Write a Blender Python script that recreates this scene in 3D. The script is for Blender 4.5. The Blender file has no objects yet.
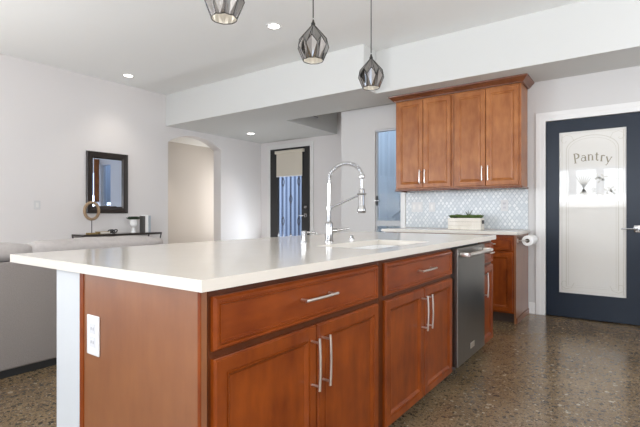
import bpy, bmesh, math, random
from mathutils import Vector, Matrix
random.seed(7)
S = bpy.context.scene
COL = S.collection
PI = math.pi

# ---------------------------------------------------------------- camera
cam_d = bpy.data.cameras.new('camera'); cam = bpy.data.objects.new('camera', cam_d); COL.objects.link(cam)
cam_d.sensor_width = 36.0; cam_d.lens = 440.4 / 640 * 36.0
cam_d.clip_start = 0.02; cam_d.clip_end = 100
cam.location = (0, 0, 1.1); cam.rotation_euler = (PI/2, 0, math.radians(35.83 - 90))
S.camera = cam
# ---------------------------------------------------------------- exposure
vs = S.view_settings
vs.view_transform = 'Standard'; vs.look = 'None'; vs.gamma = 1.0; vs.use_curve_mapping = False
vs.exposure = 0.06
# ---------------------------------------------------------------- sky
w = bpy.data.worlds.new('sky'); S.world = w; w.use_nodes = True
bg = w.node_tree.nodes['Background']; bg.inputs['Color'].default_value = (0.64, 0.77, 0.98, 1); bg.inputs['Strength'].default_value = 3.4

def area(name, loc, rot, sx, sy, power, col, spread=PI):
    d = bpy.data.lights.new(name, 'AREA'); d.shape = 'RECTANGLE'; d.size = sx; d.size_y = sy
    d.energy = power; d.color = col; d.spread = spread
    o = bpy.data.objects.new(name, d); COL.objects.link(o); o.location = loc; o.rotation_euler = rot
    return o
# daylight through the windows of the unseen side of the room: sky light, and uplights added to brighten the ceiling
SKYC, FILLC = (0.88, 0.94, 1.0), (1.0, 0.985, 0.955)
for wy in (0.50, 1.15, 1.80): area('window_daylight_and_fill', (-3.48, wy, 1.87), (0, -PI/2, 0), 0.85, 0.46, 10, SKYC)
area('window_daylight_and_fill', (-3.48, 4.5, 1.35), (0, -PI/2, 0), 2.1, 2.4, 5, SKYC)
area('window_daylight_and_fill', (-3.48, -1.2, 1.35), (0, -PI/2, 0), 2.1, 1.6, 4, SKYC)
area('window_daylight_and_fill', (-1.9, -2.46, 1.75), (PI/2*.85, 0, 0), 2.6, 1.3, 14, (1.0, 0.93, 0.84))  # warm fill, added on the unseen kitchen side
for lx, ly, rot, sx, sy, pw in ((-3.40, 4.5, (0, -PI*0.80, 0), 0.9, 2.4, 28), (-3.40, -1.2, (0, -PI*0.80, 0), 0.9, 1.6, 38), (-3.40, 1.15, (0, -PI*0.80, 0), 0.6, 1.9, 20), (-1.9, -2.40, (PI*0.80, 0, 0), 2.6, 0.7, 130), (-1.4, 6.2, (-PI*0.80, 0, 0), 2.3, 0.9, 110), (3.0, -2.40, (PI*0.76, 0, 0), 1.6, 0.7, 42)):
    area('ceiling_fill', (lx, ly, 1.45), rot, sx, sy, pw, FILLC)
area('window_daylight_and_fill', (-1.4, 6.27, 1.25), (-PI/2*.72, 0, 0), 2.3, 2.0, 120, SKYC)
area('entry_ceiling_fill', (6.58, 5.51, 0.5), (0, PI*0.70, 0), 0.45, 0.55, 18, SKYC)  # added uplight low inside the front door, brightens the dropped ceiling
area('hall_fill', (6.75, 7.05, 1.3), (0, PI/2, 0), 1.6, 0.8, 16, FILLC)  # added fill light at the solid end of the hall

# ================================================================ materials
def nm(name):
    m = bpy.data.materials.new(name); m.use_nodes = True
    nt = m.node_tree; b = nt.nodes['Principled BSDF']
    return m, nt, b
def L(nt, a, b): nt.links.new(a, b)
def simple(name, col, rough=0.5, metal=0.0, coat=0.0, spec=0.5, noise=0.0, nscale=40, bump=0.0):
    m, nt, b = nm(name)
    b.inputs['Base Color'].default_value = (*col, 1); b.inputs['Roughness'].default_value = rough
    b.inputs['Metallic'].default_value = metal; b.inputs['Coat Weight'].default_value = coat
    b.inputs['Coat Roughness'].default_value = 0.08
    b.inputs['Specular IOR Level'].default_value = spec
    if noise or bump:
        tc = nt.nodes.new('ShaderNodeTexCoord'); n = nt.nodes.new('ShaderNodeTexNoise')
        n.inputs['Scale'].default_value = nscale; n.inputs['Detail'].default_value = 3
        L(nt, tc.outputs['Object'], n.inputs['Vector'])
        if noise:
            r = nt.nodes.new('ShaderNodeMix'); r.data_type = 'RGBA'
            r.inputs[6].default_value = tuple(c*(1-noise) for c in col) + (1,)
            r.inputs[7].default_value = tuple(min(1, c*(1+noise)) for c in col) + (1,)
            L(nt, n.outputs['Fac'], r.inputs[0]); L(nt, r.outputs[2], b.inputs['Base Color'])
        if bump:
            bp = nt.nodes.new('ShaderNodeBump'); bp.inputs['Strength'].default_value = bump; bp.inputs['Distance'].default_value = 0.004
            L(nt, n.outputs['Fac'], bp.inputs['Height']); L(nt, bp.outputs['Normal'], b.inputs['Normal'])
    return m
def emis(name, col, st):
    m, nt, b = nm(name); b.inputs['Base Color'].default_value = (*col, 1)
    b.inputs['Emission Color'].default_value = (*col, 1); b.inputs['Emission Strength'].default_value = st
    return m

def wood_mat(name, dark, light, rough=0.30, coat=0.35, vertical=True):
    m, nt, b = nm(name)
    tc = nt.nodes.new('ShaderNodeTexCoord'); mp = nt.nodes.new('ShaderNodeMapping')
    mp.inputs['Scale'].default_value = (9, 9, 2.2) if vertical else (2.2, 9, 9)
    L(nt, tc.outputs['Object'], mp.inputs['Vector'])
    n1 = nt.nodes.new('ShaderNodeTexNoise'); n1.inputs['Scale'].default_value = 2.2; n1.inputs['Detail'].default_value = 6; n1.inputs['Roughness'].default_value = 0.6
    L(nt, mp.outputs['Vector'], n1.inputs['Vector'])
    n2 = nt.nodes.new('ShaderNodeTexNoise'); n2.inputs['Scale'].default_value = 5.0; n2.inputs['Detail'].default_value = 2
    L(nt, tc.outputs['Object'], n2.inputs['Vector'])
    ad = nt.nodes.new('ShaderNodeMath'); ad.operation = 'ADD'; ad.use_clamp = False
    L(nt, n1.outputs['Fac'], ad.inputs[0]); L(nt, n2.outputs['Fac'], ad.inputs[1])
    rp = nt.nodes.new('ShaderNodeValToRGB'); rp.color_ramp.elements[0].position = 0.36; rp.color_ramp.elements[1].position = 0.64
    rp.color_ramp.elements[0].color = (*dark, 1); rp.color_ramp.elements[1].color = (*light, 1)
    mu = nt.nodes.new('ShaderNodeMath'); mu.operation = 'MULTIPLY'; mu.inputs[1].default_value = 0.5
    L(nt, ad.outputs[0], mu.inputs[0]); L(nt, mu.outputs[0], rp.inputs['Fac'])
    L(nt, rp.outputs['Color'], b.inputs['Base Color'])
    b.inputs['Roughness'].default_value = rough; b.inputs['Coat Weight'].default_value = coat; b.inputs['Coat Roughness'].default_value = 0.16; b.inputs['Specular IOR Level'].default_value = 0.25
    bp = nt.nodes.new('ShaderNodeBump'); bp.inputs['Strength'].default_value = 0.04; bp.inputs['Distance'].default_value = 0.002
    L(nt, n1.outputs['Fac'], bp.inputs['Height']); L(nt, bp.outputs['Normal'], b.inputs['Normal'])
    return m

def floor_mat():
    m, nt, b = nm('polished_aggregate_concrete')
    tc = nt.nodes.new('ShaderNodeTexCoord')
    big = nt.nodes.new('ShaderNodeTexNoise'); big.inputs['Scale'].default_value = 1.6; big.inputs['Detail'].default_value = 5
    L(nt, tc.outputs['Object'], big.inputs['Vector'])
    base = nt.nodes.new('ShaderNodeValToRGB'); e = base.color_ramp.elements
    e[0].position = 0.35; e[0].color = (0.150, 0.100, 0.052, 1); e[1].position = 0.65; e[1].color = (0.245, 0.172, 0.096, 1)
    L(nt, big.outputs['Fac'], base.inputs['Fac'])
    cur = base.outputs['Color']
    for sc, amt, seed in ((60, 0.42, 0), (26, 0.30, 9.3), (120, 0.45, 3.1)):
        ofs = nt.nodes.new('ShaderNodeMapping'); ofs.inputs['Location'].default_value = (seed, seed*1.7, 0)
        nz = nt.nodes.new('ShaderNodeTexNoise'); nz.inputs['Scale'].default_value = sc*0.8
        L(nt, tc.outputs['Object'], nz.inputs['Vector'])
        mxv = nt.nodes.new('ShaderNodeMix'); mxv.data_type = 'RGBA'; mxv.blend_type = 'LINEAR_LIGHT'; mxv.inputs[0].default_value = 0.012
        L(nt, tc.outputs['Object'], mxv.inputs[6]); L(nt, nz.outputs['Color'], mxv.inputs[7]); L(nt, mxv.outputs[2], ofs.inputs['Vector'])
        v = nt.nodes.new('ShaderNodeTexVoronoi'); v.inputs['Scale'].default_value = sc; L(nt, ofs.outputs['Vector'], v.inputs['Vector'])
        sep = nt.nodes.new('ShaderNodeSeparateColor'); L(nt, v.outputs['Color'], sep.inputs['Color'])
        col = nt.nodes.new('ShaderNodeValToRGB'); col.color_ramp.interpolation = 'CONSTANT'; c = col.color_ramp
        c.elements[0].position = 0; c.elements[0].color = (0.030, 0.022, 0.017, 1)
        c.elements[1].position = 0.30; c.elements[1].color = (0.085, 0.055, 0.032, 1)
        for p, k in ((0.55, (0.24, 0.175, 0.105, 1)), (0.78, (0.14, 0.105, 0.075, 1)), (0.93, (0.42, 0.36, 0.27, 1))):
            el = c.elements.new(p); el.color = k
        L(nt, sep.outputs[0], col.inputs['Fac'])
        ts = nt.nodes.new('ShaderNodeMath'); ts.operation = 'LESS_THAN'; ts.inputs[1].default_value = 0.45 if sc != 26 else 0.36
        L(nt, v.outputs['Distance'], ts.inputs[0])
        ts2 = nt.nodes.new('ShaderNodeMath'); ts2.operation = 'LESS_THAN'; ts2.inputs[1].default_value = amt + 0.2
        L(nt, sep.outputs[1], ts2.inputs[0])
        ml = nt.nodes.new('ShaderNodeMath'); ml.operation = 'MULTIPLY'; L(nt, ts.outputs[0], ml.inputs[0]); L(nt, ts2.outputs[0], ml.inputs[1])
        m2 = nt.nodes.new('ShaderNodeMath'); m2.operation = 'MULTIPLY'; m2.inputs[1].default_value = 0.75; L(nt, ml.outputs[0], m2.inputs[0])
        mx = nt.nodes.new('ShaderNodeMix'); mx.data_type = 'RGBA'
        L(nt, m2.outputs[0], mx.inputs[0]); L(nt, cur, mx.inputs[6]); L(nt, col.outputs['Color'], mx.inputs[7]); cur = mx.outputs[2]
    L(nt, cur, b.inputs['Base Color'])
    b.inputs['Roughness'].default_value = 0.20; b.inputs['Specular IOR Level'].default_value = 0.55
    return m

def tile_mat():
    """small lantern-shaped mosaic on the X = const wall: pattern in Y and Z"""
    m, nt, b = nm('lantern_mosaic_tile')
    tc = nt.nodes.new('ShaderNodeTexCoord'); sp = nt.nodes.new('ShaderNodeSeparateXYZ'); L(nt, tc.outputs['Object'], sp.inputs[0])
    def M(op, a, c=None):
        n = nt.nodes.new('ShaderNodeMath'); n.operation = op
        for i, q in enumerate((a, c)):
            if q is None: continue
            if isinstance(q, (int, float)): n.inputs[i].default_value = q
            else: L(nt, q, n.inputs[i])
        return n.outputs[0]
    W, H = 0.050, 0.070
    y = M('DIVIDE', sp.outputs[1], W); z = M('DIVIDE', sp.outputs[2], H)
    sy = M('MULTIPLY', M('SINE', M('MULTIPLY', y, 4*PI)), 0.02); sz = M('MULTIPLY', M('SINE', M('MULTIPLY', z, 4*PI)), 0.02)
    a = M('ADD', M('ADD', y, z), sy); c = M('ADD', M('SUBTRACT', y, z), sz)
    def edge(t):
        fr = M('SUBTRACT', t, M('FLOOR', t)); return M('MINIMUM', fr, M('SUBTRACT', 1.0, fr))
    d = M('MINIMUM', edge(a), edge(c))
    g = M('LESS_THAN', d, 0.13)
    cb = nt.nodes.new('ShaderNodeCombineXYZ'); L(nt, M('FLOOR', a), cb.inputs[0]); L(nt, M('FLOOR', c), cb.inputs[1])
    wn = nt.nodes.new('ShaderNodeTexWhiteNoise'); L(nt, cb.outputs[0], wn.inputs['Vector'])
    rp = nt.nodes.new('ShaderNodeValToRGB'); e = rp.color_ramp.elements
    e[0].position = 0; e[0].color = (0.60, 0.64, 0.66, 1); e[1].position = 1; e[1].color = (0.80, 0.82, 0.82, 1)
    L(nt, wn.outputs['Value'], rp.inputs['Fac'])
    mx = nt.nodes.new('ShaderNodeMix'); mx.data_type = 'RGBA'; L(nt, g, mx.inputs[0]); L(nt, rp.outputs['Color'], mx.inputs[6])
    mx.inputs[7].default_value = (0.51, 0.55, 0.575, 1); L(nt, mx.outputs[2], b.inputs['Base Color'])
    rr = nt.nodes.new('ShaderNodeMapRange'); rr.inputs[3].default_value = 0.12; rr.inputs[4].default_value = 0.6; L(nt, g, rr.inputs[0]); L(nt, rr.outputs[0], b.inputs['Roughness'])
    bp = nt.nodes.new('ShaderNodeBump'); bp.inputs['Strength'].default_value = 0.5; bp.inputs['Distance'].default_value = 0.002
    L(nt, M('MINIMUM', d, 0.12), bp.inputs['Height']); L(nt, bp.outputs['Normal'], b.inputs['Normal'])
    return m

def ribbed_mat(name, c0, c1, period, axis=1):
    m, nt, b = nm(name)
    tc = nt.nodes.new('ShaderNodeTexCoord'); sp = nt.nodes.new('ShaderNodeSeparateXYZ'); L(nt, tc.outputs['Object'], sp.inputs[0])
    a = nt.nodes.new('ShaderNodeMath'); a.operation = 'DIVIDE'; a.inputs[1].default_value = period; L(nt, sp.outputs[axis], a.inputs[0])
    f = nt.nodes.new('ShaderNodeMath'); f.operation = 'FRACT'; L(nt, a.outputs[0], f.inputs[0])
    rp = nt.nodes.new('ShaderNodeValToRGB'); rp.color_ramp.elements[0].color = (*c0, 1); rp.color_ramp.elements[1].color = (*c1, 1)
    rp.color_ramp.elements[0].position = 0.45; rp.color_ramp.elements[1].position = 0.55
    L(nt, f.outputs[0], rp.inputs['Fac']); L(nt, rp.outputs['Color'], b.inputs['Base Color']); b.inputs['Roughness'].default_value = 0.6
    return m

def glass_mat(name, tint=(1, 1, 1), refl=0.12):
    m = bpy.data.materials.new(name); m.use_nodes = True; nt = m.node_tree; nt.nodes.clear()
    o = nt.nodes.new('ShaderNodeOutputMaterial'); t = nt.nodes.new('ShaderNodeBsdfTransparent'); g = nt.nodes.new('ShaderNodeBsdfGlossy')
    t.inputs[0].default_value = (*tint, 1); g.inputs['Roughness'].default_value = 0.02
    f = nt.nodes.new('ShaderNodeFresnel'); f.inputs[0].default_value = 1.12
    mx = nt.nodes.new('ShaderNodeMixShader'); L(nt, f.outputs[0], mx.inputs[0]); L(nt, t.outputs[0], mx.inputs[1]); L(nt, g.outputs[0], mx.inputs[2]); L(nt, mx.outputs[0], o.inputs[0])
    return m

MAT = dict(
    wall=simple('wall_paint', (0.745, 0.715, 0.70), 0.85, bump=0.05, nscale=120),
    wallr=simple('wall_paint_darkened', (0.60, 0.585, 0.57), 0.85, bump=0.05, nscale=120),  # same paint as the left wall, darkened to offset the light on it
    hallwall=simple('hall_wall_paint', (0.58, 0.535, 0.49), 0.85, bump=0.05, nscale=120),
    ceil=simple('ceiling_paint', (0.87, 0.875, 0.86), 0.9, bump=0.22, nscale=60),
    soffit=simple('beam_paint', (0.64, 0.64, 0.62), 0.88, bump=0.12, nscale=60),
    white=simple('white_trim_paint', (0.76, 0.75, 0.73), 0.45),
    panel=simple('white_knee_wall_paint', (0.50, 0.515, 0.525), 0.7),
    plastic=simple('white_plastic', (0.64, 0.64, 0.635), 0.35),
    slot=simple('dark_slot', (0.05, 0.05, 0.05), 0.6),
    wood=wood_mat('cherry_cabinet_wood', (0.125, 0.020, 0.001), (0.235, 0.049, 0.004), rough=0.38, coat=0.12),
    woodh=wood_mat('cherry_drawer_wood', (0.140, 0.022, 0.001), (0.240, 0.048, 0.004), rough=0.38, coat=0.12, vertical=False),
    woodf=wood_mat('cherry_frame_shaded', (0.060, 0.013, 0.002), (0.095, 0.022, 0.004), rough=0.4, coat=0.15),  # cherry darkened for the shade around and between the fronts
    woodu=wood_mat('cherry_upper_wood', (0.270, 0.085, 0.022), (0.420, 0.160, 0.050), rough=0.34, coat=0.3),
    woods=wood_mat('cherry_side_panel', (0.190, 0.060, 0.016), (0.240, 0.084, 0.025), rough=0.40, coat=0.8),
    woodd=wood_mat('dark_cherry_molding', (0.120, 0.036, 0.014), (0.200, 0.066, 0.026), vertical=False),
    toe=simple('toe_kick', (0.035, 0.016, 0.008), 0.6),
    quartz=simple('white_quartz', (0.68, 0.635, 0.57), 0.15, noise=0.03, nscale=9, spec=0.5),
    steel=simple('stainless_steel', (0.20, 0.19, 0.175), 0.30, metal=1.0, noise=0.05, nscale=3),
    nickel=simple('brushed_nickel', (0.74, 0.71, 0.67), 0.28, metal=1.0),
    chrome=simple('polished_chrome', (0.36, 0.355, 0.35), 0.14, metal=1.0),
    spring=simple('spring_steel', (0.55, 0.55, 0.56), 0.22, metal=1.0),
    black=simple('black_rubber', (0.02, 0.02, 0.02), 0.5),
    ddoor=simple('black_door_paint', (0.016, 0.015, 0.015), 0.5),
    pdoor=simple('dark_blue_door_paint', (0.010, 0.017, 0.030), 0.30, spec=0.3),
    frost=simple('frosted_glass', (0.66, 0.64, 0.595), 0.5, coat=1.0),
    etch=simple('etched_line', (0.50, 0.47, 0.40), 0.3, coat=0.6),
    letter=simple('etched_letter', (0.24, 0.21, 0.135), 0.4, coat=0.5),
    floor=floor_mat(), tile=tile_mat(),
    fabric=simple('grey_sofa_fabric', (0.28, 0.25, 0.232), 0.95, noise=0.22, nscale=180, bump=0.5, spec=0.2),
    fabric2=simple('grey_cushion_fabric', (0.45, 0.415, 0.395), 0.95, noise=0.12, nscale=30, bump=0.4, spec=0.2),
    frame=simple('dark_mirror_frame', (0.022, 0.015, 0.012), 0.35, coat=0.3, noise=0.2),
    mirror=simple('mirror_glass', (0.62, 0.70, 0.86), 0.02, metal=1.0),  # blue tint stands in for a bluish reflection
    iron=simple('dark_iron', (0.07, 0.06, 0.055), 0.4, metal=0.7),
    top=simple('console_top_glass', (0.22, 0.20, 0.18), 0.1, metal=0.6),
    ring=wood_mat('pale_ring_wood', (0.22, 0.14, 0.08), (0.42, 0.30, 0.19), rough=0.6, coat=0.0),
    gold=simple('aged_brass', (0.42, 0.30, 0.12), 0.4, metal=0.8),
    ceramic=simple('white_ceramic', (0.82, 0.81, 0.79), 0.25, coat=0.3),
    leaf=simple('succulent_green', (0.085, 0.14, 0.03), 0.55, noise=0.35, nscale=60),
    leafd=simple('dark_green_leaf', (0.035, 0.06, 0.03), 0.55, noise=0.3, nscale=60),
    soil=simple('soil', (0.05, 0.035, 0.025), 0.9),
    crate=wood_mat('whitewashed_wood', (0.68, 0.63, 0.54), (0.82, 0.78, 0.71), rough=0.6, coat=0.0),
    paper=simple('paper_towel', (0.85, 0.84, 0.82), 0.95, bump=0.3, nscale=90),
    card=simple('cardboard_core', (0.20, 0.15, 0.10), 0.9),
    bookd=simple('dark_grey_book_cloth', (0.10, 0.095, 0.09), 0.8), bookw=simple('white_book_cloth', (0.90, 0.90, 0.88), 0.7),
    bookb=simple('pale_blue_book_cloth', (0.42, 0.46, 0.50), 0.7), pages=simple('book_pages', (0.75, 0.72, 0.65), 0.9),
    shade=simple('roller_shade_fabric', (0.62, 0.57, 0.48), 0.9, noise=0.05, nscale=200),
    pendant=simple('smoked_mirror_metal', (0.32, 0.31, 0.30), 0.05, metal=1.0),
    pinner=simple('pendant_inner_silver', (0.86, 0.85, 0.83), 0.3, metal=0.8),
    pwire=simple('dark_pendant_edge', (0.025, 0.023, 0.02), 0.5, metal=0.3),
    bulb=emis('lit_bulb', (1.0, 0.93, 0.82), 1.5),
    led=emis('recessed_lamp', (1.0, 0.96, 0.90), 9.0),
    ledw=emis('undercabinet_lamp', (1.0, 0.97, 0.93), 1.2),
    glass=glass_mat('clear_glass'),
    siding=ribbed_mat('blue_siding', (0.60, 0.66, 0.70), (0.66, 0.72, 0.76), 0.16),
    sidingx=ribbed_mat('blue_siding_side', (0.60, 0.66, 0.70), (0.66, 0.72, 0.76), 0.16, 0),
    corr=ribbed_mat('corrugated_fence', (0.085, 0.11, 0.17), (0.29, 0.33, 0.41), 0.135),
    conc=simple('exterior_concrete', (0.4, 0.4, 0.4), 0.9),
    grille=simple('vent_white', (0.58, 0.58, 0.60), 0.6),
)

_b = MAT['woods'].node_tree.nodes['Principled BSDF']; _b.inputs['Specular IOR Level'].default_value = 0.7; _b.inputs['Coat Roughness'].default_value = 0.26
# ================================================================ helpers
def BM(): return bmesh.new()
def add_box(bm, a, b, bev=0.0, seg=2):
    x0, y0, z0 = (min(a[i], b[i]) for i in range(3)); x1, y1, z1 = (max(a[i], b[i]) for i in range(3))
    vs_ = [bm.verts.new(p) for p in ((x0,y0,z0),(x1,y0,z0),(x1,y1,z0),(x0,y1,z0),(x0,y0,z1),(x1,y0,z1),(x1,y1,z1),(x0,y1,z1))]
    fs = [bm.faces.new([vs_[i] for i in f]) for f in ((0,3,2,1),(4,5,6,7),(0,1,5,4),(1,2,6,5),(2,3,7,6),(3,0,4,7))]
    if bev > 0:
        es = list({e for f in fs for e in f.edges})
        bmesh.ops.bevel(bm, geom=es, offset=bev, segments=seg, affect='EDGES', profile=0.5)
    return bm
def bx(a, b, bev=0.0, seg=2): return add_box(BM(), a, b, bev, seg)
def add_prism(bm, pts, axis, t0, t1):
    """extrude 2D polygon pts along axis (0,1,2); pts are the other two coordinates in order"""
    def mk(p, t):
        q = list(p); q.insert(axis, t); return bm.verts.new(q)
    A = [mk(p, t0) for p in pts]; B = [mk(p, t1) for p in pts]
    n = len(pts)
    bm.faces.new(A); bm.faces.new(B[::-1])
    for i in range(n): bm.faces.new([A[i], B[i], B[(i+1) % n], A[(i+1) % n]])
    return bm
def add_tube(bm, pts, r, n=10, cap=True, closed=False):
    pts = [Vector(p) for p in pts]; R = r if isinstance(r, (list, tuple)) else [r]*len(pts)
    rings = []; up = None
    for i, p in enumerate(pts):
        if closed: t = (pts[(i+1) % len(pts)] - pts[i-1]).normalized()
        else: t = (pts[min(i+1, len(pts)-1)] - pts[max(i-1, 0)]).normalized()
        if up is None:
            up = Vector((0,0,1)) if abs(t.z) < 0.9 else Vector((1,0,0))
        u = t.cross(up)
        if u.length < 1e-5: u = t.cross(Vector((0,1,0)))
        u.normalize(); v = u.cross(t).normalized(); up = v
        rings.append([bm.verts.new(p + R[i]*(math.cos(2*PI*k/n)*u + math.sin(2*PI*k/n)*v)) for k in range(n)])
    m = len(rings)
    for i in range(m if closed else m-1):
        a, b = rings[i], rings[(i+1) % m]
        for k in range(n): bm.faces.new([a[k], a[(k+1) % n], b[(k+1) % n], b[k]])
    if cap and not closed:
        bm.faces.new(rings[0][::-1]); bm.faces.new(rings[-1])
    return bm
def add_lathe(bm, c, prof, n=24, cap=True):
    """prof: list of (radius, z)"""
    rings = []
    for r, z in prof:
        rings.append([bm.verts.new((c[0]+r*math.cos(2*PI*k/n), c[1]+r*math.sin(2*PI*k/n), c[2]+z)) for k in range(n)])
    for i in range(len(rings)-1):
        for k in range(n): bm.faces.new([rings[i][k], rings[i][(k+1) % n], rings[i+1][(k+1) % n], rings[i+1][k]])
    if cap:
        bm.faces.new(rings[0][::-1]); bm.faces.new(rings[-1])
    return bm
def wpos(o):
    v = Vector((0,0,0))
    while o is not None: v += o.location; o = o.parent
    return v
def obj(name, bm, mat, parent=None, smooth=False, origin=None):
    """geometry comes in world coordinates; stored relative to the thing's base"""
    bmesh.ops.recalc_face_normals(bm, faces=bm.faces)
    org = wpos(parent) if parent else Vector(origin or (0,0,0))
    bm.transform(Matrix.Translation(-org))
    me = bpy.data.meshes.new(name); bm.to_mesh(me); bm.free()
    me.materials.append(MAT[mat] if isinstance(mat, str) else mat)
    if smooth:
        me.polygons.foreach_set('use_smooth', [True]*len(me.polygons))
        try: me.set_sharp_from_angle(angle=math.radians(40))
        except Exception: pass
    o = bpy.data.objects.new(name, me); COL.objects.link(o)
    if parent: o.parent = parent
    else: o.location = org
    return o
def tag(o, label, cat, group=None, kind=None):
    o['label'] = label; o['category'] = cat
    if group: o['group'] = group
    if kind: o['kind'] = kind
    return o
def thing(name, loc, label, cat, group=None):
    o = bpy.data.objects.new(name, None); COL.objects.link(o); o.location = loc; o.empty_display_size = 0.05
    return tag(o, label, cat, group)
def struct(name, bm, mat, parent=None, smooth=False):
    o = obj(name, bm, mat, parent, smooth)
    if not parent: o['kind'] = 'structure'
    return o
def dup(root, delta, label=None):
    def cp(o, par):
        c = o.copy(); COL.objects.link(c); c.parent = par
        for ch in list(o.children): cp(ch, c)
        return c
    r = cp(root, None); r.location = Vector(root.location) + Vector(delta)
    if label: r['label'] = label
    return r

def face_panel(bm, o, u, n, wd, ht, rings):
    """rectangular front: o lower corner at the back, u = width direction, n = outward direction, z up; rings = (inset, depth)"""
    o, u, n = Vector(o), Vector(u), Vector(n); zz = Vector((0,0,1)); R = []
    for ins, dep in rings:
        R.append([bm.verts.new(o + u*a + zz*b + n*dep) for a, b in ((ins, ins), (wd-ins, ins), (wd-ins, ht-ins), (ins, ht-ins))])
    bm.faces.new(R[0])
    for i in range(len(R)-1):
        for k in range(4): bm.faces.new([R[i][k], R[i][(k+1) % 4], R[i+1][(k+1) % 4], R[i+1][k]])
    bm.faces.new(R[-1])
    return bm
DOOR = [(0,0),(0,.013),(.0015,.0135),(.006,.020),(.042,.020),(.0435,.0155),(.047,.0155),(.0485,.019),(.053,.018),(.063,.009),(.066,.0085)]
DRAW = [(0,0),(0,.011),(.002,.012),(.007,.020),(.015,.020),(.0165,.0145),(.0205,.0145),(.022,.018),(.025,.018),(.028,.013)]
UP = [(0,0),(0,.014),(.004,.020),(.046,.020),(.050,.016),(.056,.011),(.060,.010),(.072,.015),(.080,.016)]

def pull(parent, c, axis, length, n, r=0.0055, so=0.033):
    """bar pull: centre c on the front, axis of the bar, n outward"""
    c, axis, n = Vector(c), Vector(axis), Vector(n); bm = BM()
    a = c + n*so - axis*length/2; b = c + n*so + axis*length/2
    m = 6; pts = [a + (b-a)*i/m + n*(0.004*math.sin(PI*i/m)) for i in range(m+1)]
    add_tube(bm, pts, r, 10)
    for s in (-1, 1):
        q = c + axis*s*(length/2 - 0.016)
        add_tube(bm, [q, q + n*so], r*0.95, 8)
    return obj('handle', bm, 'nickel', parent, True)

# ================================================================ room
HI, LO = 3.05, 2.54
struct('floor', bx((-3.6,-2.6,-0.1), (6.9,7.8,0)), 'floor')
bm = BM(); add_box(bm, (-3.6,-2.6,HI), (5.4,7.8,HI+.1)); add_box(bm, (5.4,3.35,HI), (6.9,7.8,HI+.1)); struct('ceiling', bm, 'ceil')
# dropped ceilings with their bulkhead faces
bm = BM()
add_box(bm, (4.39,2.55,LO), (5.22,6.3,HI-.001)); add_box(bm, (5.22,4.42,LO), (6.65,6.3,HI-.001)); add_box(bm, (4.68,-2.5,LO), (5.3,2.549,HI-.001))
struct('trim_1', bm, 'soffit')
# left wall with the arched passage
ay0, ay1 = 6.3, 6.5
bm = BM(); add_box(bm, (-3.6,ay0,0), (-2.6,ay1,HI)); add_box(bm, (-2.6,ay0,2.3), (-.2,ay1,HI)); add_box(bm, (-.2,ay0,0), (4.43,ay1,HI)); add_box(bm, (5.57,ay0,0), (6.75,ay1,HI))
NA = 20; xs = [4.43 + 1.14*i/NA for i in range(NA+1)]
def archz(x):
    h, c = 0.17, 1.14; Rr = (c*c/4 + h*h)/(2*h); return 2.285 + math.sqrt(max(0, Rr*Rr - (x-5.0)**2)) - (Rr - h)
for i in range(NA):
    add_prism(bm, [(xs[i], archz(xs[i])), (xs[i+1], archz(xs[i+1])), (xs[i+1], HI), (xs[i], HI)], 1, ay0, ay1)
struct('wall_left', bm, 'wall')
bm = BM(); add_box(bm, (2.8,7.6,0), (6.9,7.7,LO)); add_box(bm, (2.7,6.5,0), (2.8,7.7,LO)); add_box(bm, (6.8,6.5,0), (6.9,7.7,LO)); struct('wall_hall', bm, 'hallwall')
struct('trim_2', bx((2.8,6.5,LO), (6.8,7.6,LO+.1)), 'ceil')
# entry wall with front door opening Y 5.03..6.02
bm = BM(); add_box(bm, (6.65,6.02,0), (6.75,6.3,HI)); add_box(bm, (6.65,3.45,0), (6.75,5.03,HI)); add_box(bm, (6.65,5.03,2.385), (6.75,6.02,HI)); struct('wall_entry', bm, 'wall')
# grey pier, return wall and the kitchen / pantry wall (openings: glass door, pantry)
bm = BM()
add_box(bm, (5.3,2.905,0), (5.4,3.45,HI)); add_box(bm, (5.3,2.515,2.235), (5.4,2.905,HI)); add_box(bm, (5.3,.81,0), (5.4,2.515,HI))
add_box(bm, (5.3,-.06,2.095), (5.4,.81,HI)); add_box(bm, (5.3,-2.5,0), (5.4,-.06,HI)); add_box(bm, (5.4,3.35,0), (6.65,3.45,HI))
struct('wall_right', bm, 'wallr')
# unseen sides of the room, with window openings
bm = BM()
add_box(bm, (-3.6,-2.5,0), (-3.5,-2.0,HI)); add_box(bm, (-3.6,-.4,0), (-3.5,.2,HI)); add_box(bm, (-3.6,2.1,0), (-3.5,3.3,HI)); add_box(bm, (-3.6,5.7,0), (-3.5,6.3,HI))
add_box(bm, (-3.6,.2,0), (-3.5,2.1,1.325)); add_box(bm, (-3.6,.2,2.375), (-3.5,2.1,HI))
for a, b in ((-2.0,-.4), (3.3,5.7)): add_box(bm, (-3.6,a,0), (-3.5,b,.3)); add_box(bm, (-3.6,a,2.4), (-3.5,b,HI))
struct('wall_back', bm, 'wall')
bm = BM(); add_box(bm, (-3.6,-2.6,0), (-3.2,-2.5,HI)); add_box(bm, (-.6,-2.6,0), (2.1,-2.5,HI)); add_box(bm, (3.9,-2.6,0), (5.4,-2.5,HI)); add_box(bm, (2.1,-2.6,0), (3.9,-2.5,1.1)); add_box(bm, (2.1,-2.6,2.4), (3.9,-2.5,HI)); add_box(bm, (-3.2,-2.6,0), (-.6,-2.5,1.1)); add_box(bm, (-3.2,-2.6,2.4), (-.6,-2.5,HI))  # openings on this side added to go with the fill lights
struct('wall_front', bm, 'wall')
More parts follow.
